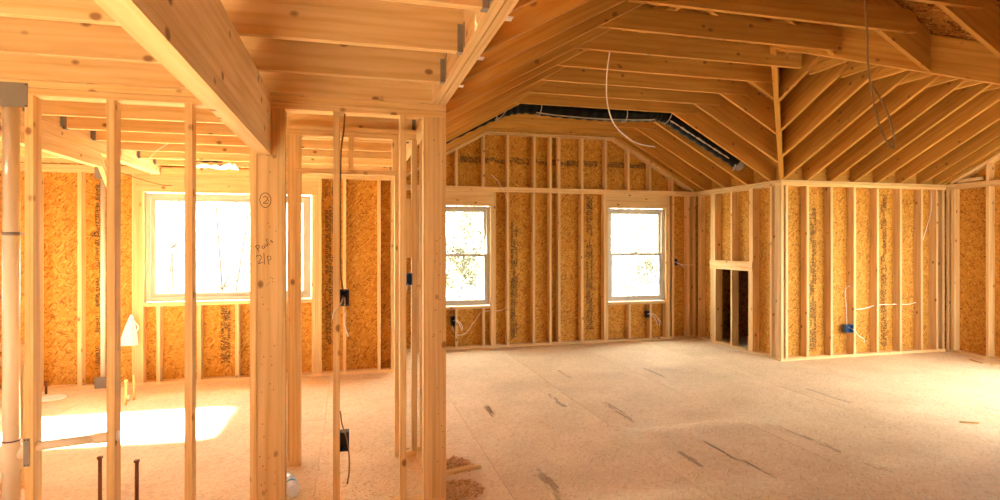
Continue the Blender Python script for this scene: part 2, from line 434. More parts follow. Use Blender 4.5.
# bump wall facing the camera
wc_, BC, PC = wall('wall_bump', 'stud wall facing the camera right of the low opening, lit between its studs', 'X', YC, 1, XE, XG, DX,
    [5.68, 5.753, 6.094, 6.495, 6.89, 7.293, 7.707, 8.094, 8.38, 8.50], sheath_a=(XE + .13, XG + DX), first=.5)
# gable end on the right
wr_, BR, PR = wall('wall_right', 'gable end wall of dark strand board at the far right', 'Y', XG, 1, YE, YC, DX,
    [6.60, 6.53, 6.05, 5.65, 2.85], [(3.2, 5.3, .75, 2.2, 2)], [(3.6, T, .71), (4.3, T, .71), (4.9, T, .71)], sheath_top=2.444, first=.7, sheath_a=(YE, YC + DX))
for ys in (6.05, 5.65, 5.25, 4.85, 4.45, 4.05, 3.65, 3.25):
    t0 = min(zF(ys - T / 2), zN(ys - T / 2)) - .05; t1 = min(zF(ys + T / 2), zN(ys + T / 2)) - .05
    prism(wr_, 'gable_stud', [(XG, ys - T / 2, H), (XG, ys + T / 2, H), (XG, ys + T / 2, t1), (XG, ys - T / 2, t0)], (DX, 0, 0), (0, 0, 1), M_STUD)
for (ya, yb, zf) in ((YC - .08, YX + .01, zF), (YX - .01, YE + .08, zN)):
    prism(wr_, 'rake_plate', [(XG, ya, zf(ya) - .044), (XG, yb, zf(yb) - .044), (XG, yb, zf(yb) - .004), (XG, ya, zf(ya) - .004)], (DX, 0, 0), (0, yb - ya, zf(yb) - zf(ya)), M_STUD)
for (ya, yb) in ((YE, YX), (YX, YC + DX)):
    tp = lambda q: min(zF(q), zN(q)) + DV + .01
    prism(wr_, 'sheathing_panel', [(XG + DX, ya + .001, 2.447), (XG + DX, yb - .001, 2.447), (XG + DX, yb - .001, tp(yb)), (XG + DX, ya + .001, tp(ya))], (.011, 0, 0), (0, 1, 0), M_OSB)
bar(wr_, 'offcut', (XG + .03, 6.45, H + .03), (XG + .03, 6.12, H + .045), .085, T, M_STUD, (1, 0, 0))
# walls out of view that close the house and carry openings for daylight, some added as fill
rng = lambda a, b_, gaps: [a + .02 + .406 * i for i in range(int((b_ - a) / .406) + 1) if not any(u - .1 < a + .02 + .406 * i < v + .1 for u, v in gaps)]
wall('wall_left', 'outer stud wall of the left room with a sun window and an added window for fill light', 'Y', X0, -1, YR, YL, DX, rng(YR, YL, [(5.4, 6.35), (.3, 1.3)]), [(5.4, 6.3, .93, 2.0, 2), (.3, 1.3, .9, 2.1, 2)], sheath_a=(YR, YL + DX + .012))  # the window nearer the camera is added, unseen, to light the near framing
wall('wall_rear', 'closed rear stud wall on the camera side', 'X', YR, -1, X0, XE, DX, rng(X0, XE, []), sheath_top=4.2)
wall('wall_right_near', 'closed right hand stud wall running back beside the camera', 'Y', XE, 1, YR, YE, DX, rng(YR, YE, []))
wall('wall_bump_near', 'near wall of the cross gable bay facing away from the camera', 'X', YE, -1, XE + DX, XG, DX, rng(XE + DX, XG, [(6.0, 8.3)]), [(6.0, 8.3, .6, 2.2, 2)])  # unseen window added to light the bump wall and the floor at right
wall('wall_inner', 'short stud return between the two back walls', 'Y', .50, -1, YL + DX, YB, .089, [7.5, 7.9, 8.3, 8.57], sheath_a=(YL + DX, YB + DX))

# near partition of open studs
NP = 0.089
wp_ = empty('wall_partition', (-.6, YN, 0)); tag(wp_, 'open partition of bare upright studs nearest the camera', 'wall', 'structure')
Pn = lambda nm, a, b_, z0, z1, mat=M_STUD: box(wp_, nm, a, b_, YN, YN + NP, z0, z1, mat)
BX0, BX1, BZ = -.514, -.438, 2.12     # dropped beam
for (a, b_) in ((X0, BX0 - .001), (BX1 + .001, .576)):
    Pn('top_plate', a, b_, DP, DP + T - .0015); Pn('top_plate', a, b_, DP + T + .0015, H - .001)
Pn('bottom_plate', X0, -.345, 0, T); Pn('bottom_plate', .25, .576, 0, T)
Pn('bottom_plate', -.13, -.03, 0, T)
for s in (-3.9, -3.5, -3.1, -2.72, -2.32, -1.96, -1.628, -1.252, -.871): Pn('stud', s - T / 2, s + T / 2, T, DP)
Pn('stud', -.553, -.5175, T, DP)
post1 = Pn('post', -.5135, -.401, T, BZ - .001, M_BEAM)
Pn('cripple_stud', BX1 + .001, -.401, BZ, DP); Pn('stud', -.4, -.364, T, DP)
Pn('stud', -.097, -.059, T, DP); Pn('stud', .294, .332, T, DP)
Pn('stud', .437, .487, T, DP); post2 = Pn('post', .488, .576, T, DP, M_BEAM)
# doorway wall behind
wd_ = empty('wall_doorway', (0, YD, 0)); tag(wd_, 'narrow framed doorway with short studs over its head behind the open partition', 'wall', 'structure')
Pd = lambda nm, a, b_, z0, z1, d0=0, d1=NP: box(wd_, nm, a, b_, YD + d0, YD + d1, z0, z1, M_STUD)
Pd('top_plate', -.438, .486, DP, DP + T - .001); Pd('top_plate', -.438, .486, DP + T + .001, H - .001)
Pd('bottom_plate', -.438, -.345, 0, T); Pd('bottom_plate', .327, .56, 0, T)
Pd('stud', -.438, -.42, T, DP, .02, NP)
Pd('stud', -.418, -.383, T, DP); Pd('trimmer_stud', -.382, -.345, T, 2.12)
Pd('trimmer_stud', .327, .346, T, 2.12); Pd('stud', .347, .368, T, DP); Pd('stud', .455, .493, T, DP); Pd('stud', .52, .558, T, DP)
Pd('door_header', -.382, .346, 2.121, 2.159)
Pd('cripple_stud', -.382, -.345, 2.16, DP); Pd('cripple_stud', -.011, .027, 2.16, DP); Pd('cripple_stud', .309, .346, 2.16, DP)
box(wd_, 'blocking', .40, .455, YD + .03, YD + NP, 1.50, 1.95); box(wd_, 'blocking', .493, .52, YD, YD + NP, 1.25, 1.29)
box(wd_, 'side_plate', .487, .576, YN + NP + .001, YD - .001, 0, T); box(wd_, 'side_stud', .487, .576, 3.98, 4.018, T, H - .001)
# knee wall left
wk_ = empty('wall_knee', (-2.4, 4.47, 0)); tag(wk_, 'low knee wall with doubled rail behind the white drain pipe', 'wall', 'structure')
box(wk_, 'top_plate', -2.9, -2.06, 4.46, 4.56, .905, .945); box(wk_, 'rail', -2.9, -2.06, 4.47, 4.56, .815, .855)
for s in (-2.85, -2.45, -2.099): box(wk_, 'stud', s - T / 2, s + T / 2, 4.47, 4.559, T, .814); box(wk_, 'block', s - T / 2, s + T / 2, 4.48, 4.55, .8555, .9045)
box(wk_, 'bottom_plate', -2.9, -2.06, 4.47, 4.56, 0, T)

# ------------------------------------------------------------------ beams
db = empty('dropped_beam', ((BX0 + BX1) / 2, 1, BZ)); tag(db, 'heavy doubled beam hanging below the joists and ending on the marked post', 'beam', 'structure')
xm = (BX0 + BX1) / 2
box(db, 'lower_ply', BX0, BX1, YR, YN + NP, BZ, BZ + .075, M_BEAM); box(db, 'upper_ply', BX0, BX1 - .0015, YR, YN + NP, BZ + .0775, H - .001, M_BEAM)
fb = empty('flush_beam', (.53, 1, H)); tag(fb, 'doubled beam level with the joists where the vaulted ceiling begins', 'beam', 'structure')
box(fb, 'ply', .488, .5275, YR, YB - .001, H, H + .236, M_BEAM); box(fb, 'ply', .5335, .574, YR, YB - .001, H + .001, H + .236, M_BEAM)
lb = empty('left_beam', (-2.11, 5.5, 2.3)); tag(lb, 'sunlit beam carrying joist ends in the left room', 'beam', 'structure')
box(lb, 'upper_ply', -2.15, -2.07, YN + NP, YL, 2.385, H - .001, M_BEAM); box(lb, 'lower_ply', -2.15, -2.08, YN + NP, 5.7, 2.27, 2.383, M_BEAM)
bar(lb, 'brace', (-2.12, 5.72, 2.38), (-2.12, 6.0, 2.12), .06, .036, M_BEAM)
box(lb, 'header_above', -2.15, -2.071, YN + NP, YL, H, H + .235, M_BEAM)

# ------------------------------------------------------------------ flat ceiling of joists
cf = empty('ceiling_flat', (-1.5, 3, H)); tag(cf, 'flat ceiling of parallel joists with boarding above over the left side', 'ceiling', 'structure')
JD = .235
near_j = [2.03 - .507 * i for i in range(0, 9)][::-1] + [2.53, 3.035]
for y in near_j: box(cf, 'joist', X0, .487, y, y + T, H, H + JD, M_STUD)
box(cf, 'joist', X0, .487, 3.505, 3.543, H, H + JD, M_STUD)
far_j = [3.98, 4.47, 4.98, 5.49, 6.0, 6.55, 7.05]
for y in far_j: box(cf, 'joist', -2.07, .487, y, y + T, H, H + JD, M_STUD)
for y in (3.7, 4.2, 4.7, 5.2, 5.7, 6.2, 6.7, 7.15): box(cf, 'joist', X0, -2.151, y, y + T, H, H + JD, M_STUD)
def hanger(x, y, s):      # s = direction from the beam to the joist
    x0_, x1_ = sorted((x, x + s * .026)); w = .0025
    bs = [(x0_, x1_, y - w, y, H - w, H + .12), (x0_, x1_, y + T, y + T + w, H - w, H + .12), (x0_, x1_, y - w, y + T + w, H - w - .001, H - .0005)]
    x0_, x1_ = sorted((x, x + s * .003))
    bs += [(x0_, x1_, y - .035, y, H + .01, H + .12), (x0_, x1_, y + T, y + T + .035, H + .01, H + .12)]
    multi_box(cf, 'joist_hanger', bs, M_STEEL, (x, y, H))
for y in near_j[-4:]: hanger(.4875, y, -1)
for y in far_j: hanger(-2.0695, y, 1); hanger(.4875, y, -1)
y = YR
while y < YL + .1:
    x = X0 - .1
    while x < .5:
        box(cf, 'deck_panel', x + .001, min(x + 2.44, .575) - .001, y + .001, (y + 1.22 if y + 1.22 < YL + .1 else YL + .62) - .001, H + JD + .001, H + JD + .019, M_OSB); x += 2.44  # last row carried past the wall as an added sun shade
    y += 1.22

# ------------------------------------------------------------------ vaulted ceiling
cv = empty('ceiling_vault', (XR, 4, H)); tag(cv, 'vaulted ceiling of sloping rafters tied by level collar ties over the large room', 'ceiling', 'structure')
YK = [3.22 + .513 * i for i in range(-11, 11)]
YK[-1] = 8.35
box(cv, 'ridge_board', XR - T / 2, XR + T / 2, YR, YB + .4, zL(XR) - .03, zL(XR) + DV, M_RAFT_SHADED)
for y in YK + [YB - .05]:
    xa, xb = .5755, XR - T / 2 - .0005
    prism(cv, 'rafter', [(xa, y, zL(xa)), (xb, y, zL(xb)), (xb, y, zL(xb) + DV), (xa, y, zL(xa) + DV)], (0, T, 0), (1, 0, m), M_RAFT_SHADED)
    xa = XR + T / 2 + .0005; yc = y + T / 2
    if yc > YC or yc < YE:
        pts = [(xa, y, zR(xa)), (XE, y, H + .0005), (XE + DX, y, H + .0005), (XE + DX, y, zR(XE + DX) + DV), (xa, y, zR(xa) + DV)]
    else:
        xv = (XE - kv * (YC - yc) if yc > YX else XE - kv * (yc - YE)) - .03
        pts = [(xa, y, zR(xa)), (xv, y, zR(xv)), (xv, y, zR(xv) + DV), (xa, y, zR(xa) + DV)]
    prism(cv, 'rafter', pts, (0, T, 0), (1, 0, -m), M_RAFT_SHADED)
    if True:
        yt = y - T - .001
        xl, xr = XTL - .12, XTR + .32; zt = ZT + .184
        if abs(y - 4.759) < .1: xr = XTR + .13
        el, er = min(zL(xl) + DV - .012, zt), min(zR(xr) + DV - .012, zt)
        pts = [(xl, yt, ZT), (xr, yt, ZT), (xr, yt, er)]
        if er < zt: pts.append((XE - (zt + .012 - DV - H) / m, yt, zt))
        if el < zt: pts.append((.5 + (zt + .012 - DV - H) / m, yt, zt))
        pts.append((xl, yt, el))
        prism(cv, 'collar_tie', pts, (0, T, 0), (1, 0, 0), M_RAFT_SHADED)
for y in YK[5:12]:
    multi_box(cv, 'rafter_hanger', [(.5755, .625, y - .003, y + T + .003, zL(.575) - .004, zL(.575) - .001), (.5745, .5765, y - .03, y + T + .03, zL(.575) + .0, zL(.575) + .14)], M_ZINC, (.575, y, H))
def valley(pa, pb, th):
    pa, pb = V(pa), V(pb); dxy = V((pb.x - pa.x, pb.y - pa.y, 0)).normalized(); s = V((-dxy.y, dxy.x, 0)) * th
    e = V((0, 0, DV - .02))
    prism(cv, 'valley_rafter', [pa - s / 2, pb - s / 2, pb - s / 2 + e, pa - s / 2 + e], s, pb - pa, M_RAFT_SHADED)
valley((XE + .05, YC + .05, H + .001), (XV, YX, zF(YX) - .012), .05)
valley((XE + .05, YE - .05, H + .001), (XV, YX, zF(YX) - .012), .05)
# cross gable bay
cb = empty('ceiling_bay', (7.1, YX, H)); tag(cb, 'rafters of the cross gable bay rising from the right hand stud wall', 'ceiling', 'structure')
box(cb, 'ridge_board', XV + .06, XG + .4, YX - T / 2, YX + T / 2, zF(YX) - .03, zF(YX) + DV, M_RAFT_SHADED)
XK = [5.69 - .402 * i for i in range(4, 0, -1)] + [5.70, 6.094, 6.495, 6.89, 7.293, 7.707, 8.094, 8.40, 8.512]
for x in XK:
    xc = x
    for (sgn, ye, zf) in ((1, YC, zF), (-1, YE, zN)):
        yr = YX + sgn * (T / 2 + .0005)
        if xc > XE:
            pts = [(x - T / 2, yr, zf(yr)), (x - T / 2, ye, H + .0005), (x - T / 2, ye + sgn * DX, H + .0005), (x - T / 2, ye + sgn * DX, zf(ye + sgn * DX) + DV), (x - T / 2, yr, zf(yr) + DV)]
        else:
            yv = ye - sgn * (XE - xc) / kv - sgn * .03
            if (yv - yr) * sgn < .05: continue
            pts = [(x - T / 2, yr, zf(yr)), (x - T / 2, yv, zf(yv)), (x - T / 2, yv, zf(yv) + DV), (x - T / 2, yr, zf(yr) + DV)]
        prism(cb, 'rafter', pts, (T, 0, 0), (0, -sgn, m2), M_RAFT_SHADED)
    if 4.2 < xc < 8.45:
        xt = x + T / 2 + .001; zt = ZT + .14
        ya, yb = YE + (ZT - H) / m2 - .22, YC - (ZT - H) / m2 + .22
        if xc < 4.9: ya = YX - .2; yb = YX + .25
        prism(cb, 'collar_tie', [(xt, ya, ZT), (xt, yb, ZT), (xt, yb, zt), (xt, ya, zt)], (T, 0, 0), (0, 1, 0), M_RAFT_SHADED)
for a, b_ in zip(XK[4:-2], XK[5:-1]):
    box(cb, 'eave_block', a + T / 2 + .001, b_ - T / 2 - .001, YC + .07, YC + .108, H + .001, H + .19, M_RAFT_SHADED)
# roof boards above the rafters, cut to the slopes
def clip(poly, a, b_, c):      # keep a*x + b*y <= c
    out = []
    for i in range(len(poly)):
        p, q = poly[i], poly[(i + 1) % len(poly)]
        fp, fq = a * p[0] + b_ * p[1] - c, a * q[0] + b_ * q[1] - c
        if fp <= 0: out.append(p)
        if fp * fq < 0:
            t = fp / (fp - fq); out.append((p[0] + (q[0] - p[0]) * t, p[1] + (q[1] - p[1]) * t))
    return out
def roof(parent, region, zf, xdir, step_x, step_y):
    """region: list of half planes; xdir = across slope"""
    xs = [r for r in region if r[1] == 0]; 
    x = -1.0; row = 0
    while x < 10:
        y = YR - .6 - (1.22 if row % 2 else 0)
        while y < YB + .6:
            poly = [(x + .002, y + .002), (x + step_x - .002, y + .002), (x + step_x - .002, y + step_y - .002), (x + .002, y + step_y - .002)]
            for h_ in region:
                poly = clip(poly, *h_)
                if len(poly) < 3: break
            if len(poly) >= 3:
                ar = abs(sum(poly[i][0] * poly[(i + 1) % len(poly)][1] - poly[(i + 1) % len(poly)][0] * poly[i][1] for i in range(len(poly)))) / 2
                if ar > .02:
                    prism(parent, 'roof_panel', [(p[0], p[1], zf(p[0], p[1]) + DV + .002) for p in poly], (0, 0, .013), xdir, M_OSB_SHADED)
            y += step_y
        x += step_x; row += 1
OH = .46  # unseen overhang, sized to keep the sun out of the back windows
def light_seal(parent, pts, zf):
    prism(parent, 'roof_light_seal', [(p[0], p[1], zf(*p) + DV + .018) for p in pts], (0, 0, .004), (0, 1, 0), M_BLACK)  # added sheet over the roof panels, keeps sun from leaking between them
xo, yo, yr_, xg_ = XE + DX + OH, YB + DX + OH, YR - OH, XG + DX + OH
light_seal(cv, [(.45, yr_), (XR, yr_), (XR, yo), (.45, yo)], lambda x, y: zL(x))
light_seal(cv, [(XR, YX), (XV, YX), (xo, YX + (xo - XV) / kv), (xo, yo), (XR, yo)], lambda x, y: zR(x))
light_seal(cv, [(XR, yr_), (xo, yr_), (xo, YX - (xo - XV) / kv), (XV, YX), (XR, YX)], lambda x, y: zR(x))
light_seal(cb, [(XV, YX), (xg_, YX), (xg_, YC + DX + OH), (XV + kv * (YC + DX + OH - YX), YC + DX + OH)], lambda x, y: zF(y))
light_seal(cb, [(XV, YX), (XV + kv * (YX - YE + DX + OH), YE - DX - OH), (xg_, YE - DX - OH), (xg_, YX)], lambda x, y: zN(y))
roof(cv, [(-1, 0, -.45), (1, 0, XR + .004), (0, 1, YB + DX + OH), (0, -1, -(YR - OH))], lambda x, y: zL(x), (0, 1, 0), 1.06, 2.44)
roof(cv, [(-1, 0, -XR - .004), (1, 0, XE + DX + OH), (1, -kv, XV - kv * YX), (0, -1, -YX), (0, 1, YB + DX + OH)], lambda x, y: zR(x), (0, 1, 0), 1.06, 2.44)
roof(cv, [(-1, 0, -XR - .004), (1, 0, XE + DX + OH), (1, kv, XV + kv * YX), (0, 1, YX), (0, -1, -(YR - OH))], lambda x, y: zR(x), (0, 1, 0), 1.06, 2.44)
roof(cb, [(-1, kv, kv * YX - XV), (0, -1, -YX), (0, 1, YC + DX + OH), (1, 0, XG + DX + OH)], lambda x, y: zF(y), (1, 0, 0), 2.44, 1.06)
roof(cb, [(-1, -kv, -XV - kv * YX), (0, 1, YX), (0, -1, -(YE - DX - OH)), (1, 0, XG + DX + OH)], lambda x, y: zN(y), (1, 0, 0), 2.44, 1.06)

# ------------------------------------------------------------------ windows
def window(name, label, x0, x1, z0, z1, y, hung):
    w = empty(name, ((x0 + x1) / 2, y, z0)); tag(w, label, 'window', 'structure')
    g = .012; x0 += g; x1 -= g; z0 += g; z1 -= g
    f = .045; y0_, y1_ = y + .045, y + .125
    multi_box(w, 'frame', [(x0, x0 + f, y0_, y1_, z0, z1), (x1 - f, x1, y0_, y1_, z0, z1), (x0 + f, x1 - f, y0_, y1_, z0, z0 + f), (x0 + f, x1 - f, y0_, y1_, z1 - f, z1)], M_VINYL, (x0, y, z0))
    def sash(nm, a, b_, c, d, yy, s=.038):
        so = multi_box(w, nm, [(a, a + s, yy, yy + .03, c, d), (b_ - s, b_, yy, yy + .03, c, d), (a + s, b_ - s, yy, yy + .03, c, c + s), (a + s, b_ - s, yy, yy + .03, d - s, d)], M_VINYL, (a, yy, c))
        box(so, 'pane', a + s - .004, b_ - s + .004, yy + .013, yy + .017, c + s - .004, d - s + .004, M_GLASS)
        return so
    a, b_, c, d = x0 + f, x1 - f, z0 + f, z1 - f
    if hung:
        mz = (c + d) / 2 + .01
        sash('upper_sash', a, b_, mz - .02, d, y + .088)
        lo = sash('lower_sash', a, b_, c, mz + .02, y + .055)
        box(lo, 'sash_lock', (a + b_) / 2 - .03, (a + b_) / 2 + .03, y + .06, y + .085, mz + .0205, mz + .035, M_VINYL)
    else:
        sash('sash', a, b_, c, d, y + .07, .045)
        # thin muntin lines near the sash edge
        q = .10
        mo = multi_box(w, 'perimeter_bar', [(a + q, a + q + .006, y + .089, y + .094, c + .045, d - .045), (b_ - q, b_ - q + .006, y + .089, y + .094, c + .045, d - .045),
             (a + .045, b_ - .045, y + .089, y + .094, c + q, c + q + .006), (a + .045, b_ - .045, y + .089, y + .094, d - q, d - q + .006)], M_VINYL, (a, y, c))
    return w
window('window_1', 'wide white picture window of the left room with bare trees outside', -2.25, -.447, .93, 2.19, YL, False)
window('window_2', 'white double hung window half hidden by the wooden post', 1.03, 2.09, .64, 2.175, YB, True)
window('window_3', 'white double hung window standing clear near the room corner', 4.04, 5.08, .64, 2.175, YB, True)
BB('window_shim', 2.078, 2.089, .70, 2.1, .02, .045, M_INK) if False else None

# ------------------------------------------------------------------ black flexible duct
dy = 7.09
pts = [(1.0, dy, zL(1.0) + .12), (1.5, dy, zL(1.5) + .10), (1.85, dy, zL(1.85) + .07), (2.15, dy, 3.36), (2.6, dy + .01, 3.34), (3.1, dy, 3.325), (3.5, dy - .01, 3.33), (3.9, dy, 3.35), (4.15, dy, zR(4.15) + .045),
       (4.5, dy, zR(4.5) + .07), (4.9, dy, zR(4.9) + .085), (5.3, dy, zR(5.3) + .10)]
path = smooth_path(pts, 16)
dm_ = empty('flexible_duct', pts[5]); tag(dm_, 'black flexible air duct lying in the rafter bay under the vaulted ceiling', 'duct')
tube(dm_, 'duct_sleeve', path, lambda t: .098 + .006 * math.sin(t * 900), M_BLACK, 14, 0)
for px_ in (1.75, 2.35, 3.55, 4.2):
    i = min(range(len(path)), key=lambda q: abs(path[q].x - px_)); p = path[i]; tdir = (path[i + 1] - path[i - 1]).normalized()
    a = tdir.cross(V((0, 1, 0))).normalized(); b_ = V((0, 1, 0))
    ring = [p + (a * math.cos(w_ * math.pi / 10) + b_ * math.sin(w_ * math.pi / 10)) * .108 for w_ in range(0, 21)]
    tube(dm_, 'strap', ring, .007, M_SILVER, 6, 0)
tube(dm_, 'strap_tail', [(1.75, dy - .1, zL(1.75) - .02), (1.82, dy - .13, zL(1.82) - .03), (1.9, dy - .1, zL(1.9) + .02)], .006, M_SILVER, 6, 4)
tube(dm_, 'foil_seam', [p + V((0, -.075, -.07)) for p in path if p.x > 4.2 and p.x < 5.15], lambda t: .010 + .005 * math.sin(t * 47) * math.sin(t * 23), M_SILVER, 6, 0)
tube(dm_, 'foil_seam', [p + V((0, -.06, -.085)) for p in path if 2.3 < p.x < 4.0], .008, M_SILVER, 6, 0)
mouth = path[-1]
bar(dm_, 'mouth_strap', (mouth.x - .22, dy - .28, mouth.z - .10), (mouth.x - .02, dy + .05, mouth.z - .13), .02, .012, M_SILVER)
lathe(dm_, 'metal_collar', [(.085, -.01), (.102, 0), (.102, .10), (.085, .11)], M_STEEL, Matrix.Translation(mouth) @ V((1, 0, -m)).to_track_quat('Z', 'Y').to_matrix().to_4x4())

# ------------------------------------------------------------------ plumbing
pp = empty('drain_pipe', (-1.728, YN + .045, 0)); tag(pp, 'white plastic drain pipe standing among the studs at far left with a branch', 'pipe')
px_, py_ = -1.728, YN + .045
tube(pp, 'stack', [(px_, py_, .0), (px_, py_, 2.33)], .037, M_PVC, 20, 0)
lathe(pp, 'tee_fitting', [(.039, 0), (.048, .002), (.048, .13), (.044, .132), (.044, .15), (.039, .152)], M_PVC, Matrix.Translation((px_, py_, .42)), 20)
tube(pp, 'tee_branch', [(px_ + .01, py_, .50), (px_ + .05, py_, .505), (px_ + .085, py_, .53), (px_ + .10, py_, .532)], .030, M_PVC, 16, 4)
tube(pp, 'primer_ring', [(px_, py_, .572), (px_, py_, .577)], .0395, M_PURPLE, 20, 0)
tube(pp, 'primer_ring', [(px_ + .088, py_, .532), (px_ + .092, py_, .532)], .0315, M_PURPLE, 16, 0)
tube(pp, 'branch_pipe', [(px_ + .08, py_, .532), (-1.335, py_, .552)], .024, M_PVC, 16, 0)
tube(pp, 'coupling', [(-1.345, py_, .5515), (-1.33, py_, .5525), (-1.23, py_, .558)], .029, M_PVC, 16, 0)
tube(pp, 'pipe_strap', [(px_, py_, 1.655), (px_, py_, 1.672)], .0405, M_STEEL, 20, 0)
box(pp, 'strap_ear', px_ + .038, px_ + .075, py_ - .004, py_ + .004, 1.655, 1.672, M_STEEL)
def nail_plate(x0, x1, z0, z1, y, label):
    o = empty('nail_plate', ((x0 + x1) / 2, y, z0)); tag(o, label, 'metal plate')
    box(o, 'plate', x0, x1, y - .003, y - .0005, z0, z1, M_STEEL)
    for (a, b_) in ((x0 + .008, z0 + .008), (x1 - .008, z0 + .008), (x0 + .008, z1 - .008), (x1 - .008, z1 - .008)):
        lathe(o, 'nail_head', [(.0035, 0), (.0035, .0015)], M_INK, Matrix.Translation((a, y - .003, b_)) @ Matrix.Rotation(math.pi / 2, 4, 'X'), 8)
nail_plate(-1.80, -1.632, 2.325, 2.452, YN, 'large grey nail guard plate across the top plates above the drain pipe')
nail_plate(-1.652, -1.622, .445, .592, YN, 'small grey nail guard plate on the stud the drain branch passes')
nail_plate(-2.73, -2.615, 2.32, 2.475, YL, 'grey guard plate on the top plate of the sunlit back wall')
nail_plate(-2.73, -2.615, .0, .125, YL, 'grey guard plate on the bottom plate behind the white riser')
vp = tube(None, 'vent_riser', [(-2.665, YL + .05, .02), (-2.665, YL + .05, 2.38)], .024, M_PVC, 16, 0); tag(vp, 'slim white plastic riser standing in the back wall left of the window', 'pipe')
def stub(x, y, h, r, mat, label, name='pipe_stub'):
    o = tube(None, name, [(x, y, 0), (x, y, h)], r, mat, 10, 0)
    box(o, 'cap', x - r * 1.15, x + r * 1.15, y - r * 1.15, y + r * 1.15, h + .0005, h + .014, mat); tag(o, label, 'pipe')
stub(-1.463, 3.99, .31, .011, M_COPPER, 'dark copper stub rising left of the other one before the studs')
stub(-1.237, 3.90, .30, .011, M_COPPER, 'dark copper stub rising right of the stud with the pipe coupling')
stub(-3.136, 7.18, .125, .012, M_COPPER, 'short dark pipe stub behind the white floor disc')
stub(-2.155, 6.494, .235, .012, M_ORANGE, 'orange pipe stub nearer the camera under the white hanging bag')
stub(-2.144, 6.68, .235, .012, M_ORANGE, 'orange pipe stub farther back under the white hanging bag')
fd = lathe(None, 'floor_flange', [(.125, .001), (.13, .004), (.13, .014), (.12, .018), (.06, .018), (.055, .015)], M_CLOTH, Matrix.Translation((-2.98, 6.93, 0)), 28); tag(fd, 'round white drain cover lying flat on the bright floor', 'drain cover')
lathe(fd, 'rim', [(.133, .001), (.14, .001), (.14, .006), (.133, .006)], M_ORANGE, Matrix.Translation((-2.98, 6.93, 0)), 28)
fc = lathe(None, 'cleanout_plug', [(.022, .001), (.022, .05), (.017, .055)], M_PVC, Matrix.Translation((-2.20, 6.66, 0)), 14); tag(fc, 'tiny white plastic cap beside the orange stubs', 'plug')

# ------------------------------------------------------------------ electric boxes and cables
def ebox(x0, x1, y0, y1, z0, z1, mat, label, tails, tailmat=M_WIRE):
    """open front (towards -y) wall box with nails and cable tails"""
    o = empty('electrical_box', ((x0 + x1) / 2, (y0 + y1) / 2, z0)); tag(o, label, 'electrical box'); t = .004
    multi_box(o, 'shell', [(x0, x0 + t, y0, y1, z0, z1), (x1 - t, x1, y0, y1, z0, z1), (x0 + t, x1 - t, y0, y1, z0, z0 + t), (x0 + t, x1 - t, y0, y1, z1 - t, z1), (x0 + t, x1 - t, y1 - t, y1, z0 + t, z1 - t)], mat, (x0, y0, z0))
    for zz in (z0 + .012, z1 - .012):
        lathe(o, 'screw_lug', [(.006, 0), (.006, .03)], mat, Matrix.Translation(((x0 + x1) / 2, y0 + .001, zz)) @ Matrix.Rotation(-math.pi / 2, 4, 'X'), 8)
    for tl in tails: tube(o, 'cable_tail', tl, .0045, tailmat, 6, 5)
    return o
bx = (-.0585, -.005, YN + .01, YN + .075)
ebox(*bx, 1.238, 1.335, M_DARKBOX, 'dark electrical box high on the lone stud in the framed opening', [[(-.04, YN + .04, 1.30), (-.05, YN - .01, 1.26), (-.09, YN - .03, 1.21), (-.10, YN - .03, 1.17)], [(-.03, YN + .04, 1.29), (-.03, YN - .02, 1.22), (-.035, YN - .02, 1.14), (-.01, YN - .01, 1.06)]])
ebox(*bx, .375, .487, M_DARKBOX, 'dark electrical box low on the lone stud in the framed opening', [[(-.055, YN - .003, .62), (-.045, YN - .006, .54), (-.02, YN - .01, .46), (-.005, YN - .03, .36), (-.005, YN - .04, .27), (-.015, YN - .04, .20)]], M_GREYWIRE)
cs = tube(None, 'stud_cable', [(-.03, YN + .05, 2.39), (-.035, YN + .04, 2.30), (-.05, YN + .03, 2.18), (-.0555, YN + .028, 2.0), (-.0550, YN + .03, 1.7), (-.055, YN + .03, 1.45), (-.04, YN + .045, 1.33)], .005, M_GREYWIRE, 6); tag(cs, 'grey cable running down the lone stud to its upper box', 'cable')
ebox(.40, .454, YD - .02, YD + .045, 1.295, 1.385, M_BLUE, 'small blue electrical box high in the narrow closet framing', [[(.42, YD, 1.30), (.405, YD - .03, 1.24), (.40, YD - .03, 1.17)]])
ebox(.445, .486, YN + .11, YN + .16, .60, .70, M_BLUE, 'small blue electrical box low behind the right wooden post', [[(.455, YN + .13, .70), (.452, YN + .12, .78), (.46, YN + .12, .86)]])
ebox(1.478, 1.535, YB + .0, YB + .065, .36, .50, M_DARKBOX, 'dark electrical box under the half hidden window', [[(1.51, YB + .03, .42), (1.54, YB - .04, .44), (1.60, YB - .06, .36), (1.63, YB - .06, .28)], [(1.5, YB + .03, .43), (1.55, YB - .05, .45), (1.62, YB - .06, .38), (1.64, YB - .06, .31)]])
ebox(4.722, 4.780, YB + .0, YB + .065, .37, .485, M_DARKBOX, 'dark electrical box under the clear corner window', [[(4.75, YB + .03, .43), (4.80, YB - .05, .42), (4.86, YB - .06, .33), (4.89, YB - .06, .25)], [(4.75, YB + .03, .44), (4.82, YB - .05, .44), (4.90, YB - .06, .36), (4.93, YB - .06, .24)], [(4.75, YB + .03, .44), (4.84, YB - .05, .43), (4.95, YB - .06, .30), (4.97, YB - .06, .25)]])
ebox(5.236, 5.29, YB + .0, YB + .065, 1.23, 1.34, M_DARKBOX, 'dark electrical box beside the clear window at chest height', [[(5.26, YB + .03, 1.28), (5.31, YB - .05, 1.25), (5.38, YB - .06, 1.20)], [(5.26, YB + .03, 1.29), (5.33, YB - .05, 1.25), (5.45, YB - .07, 1.235), (5.55, YB - .07, 1.24)]])
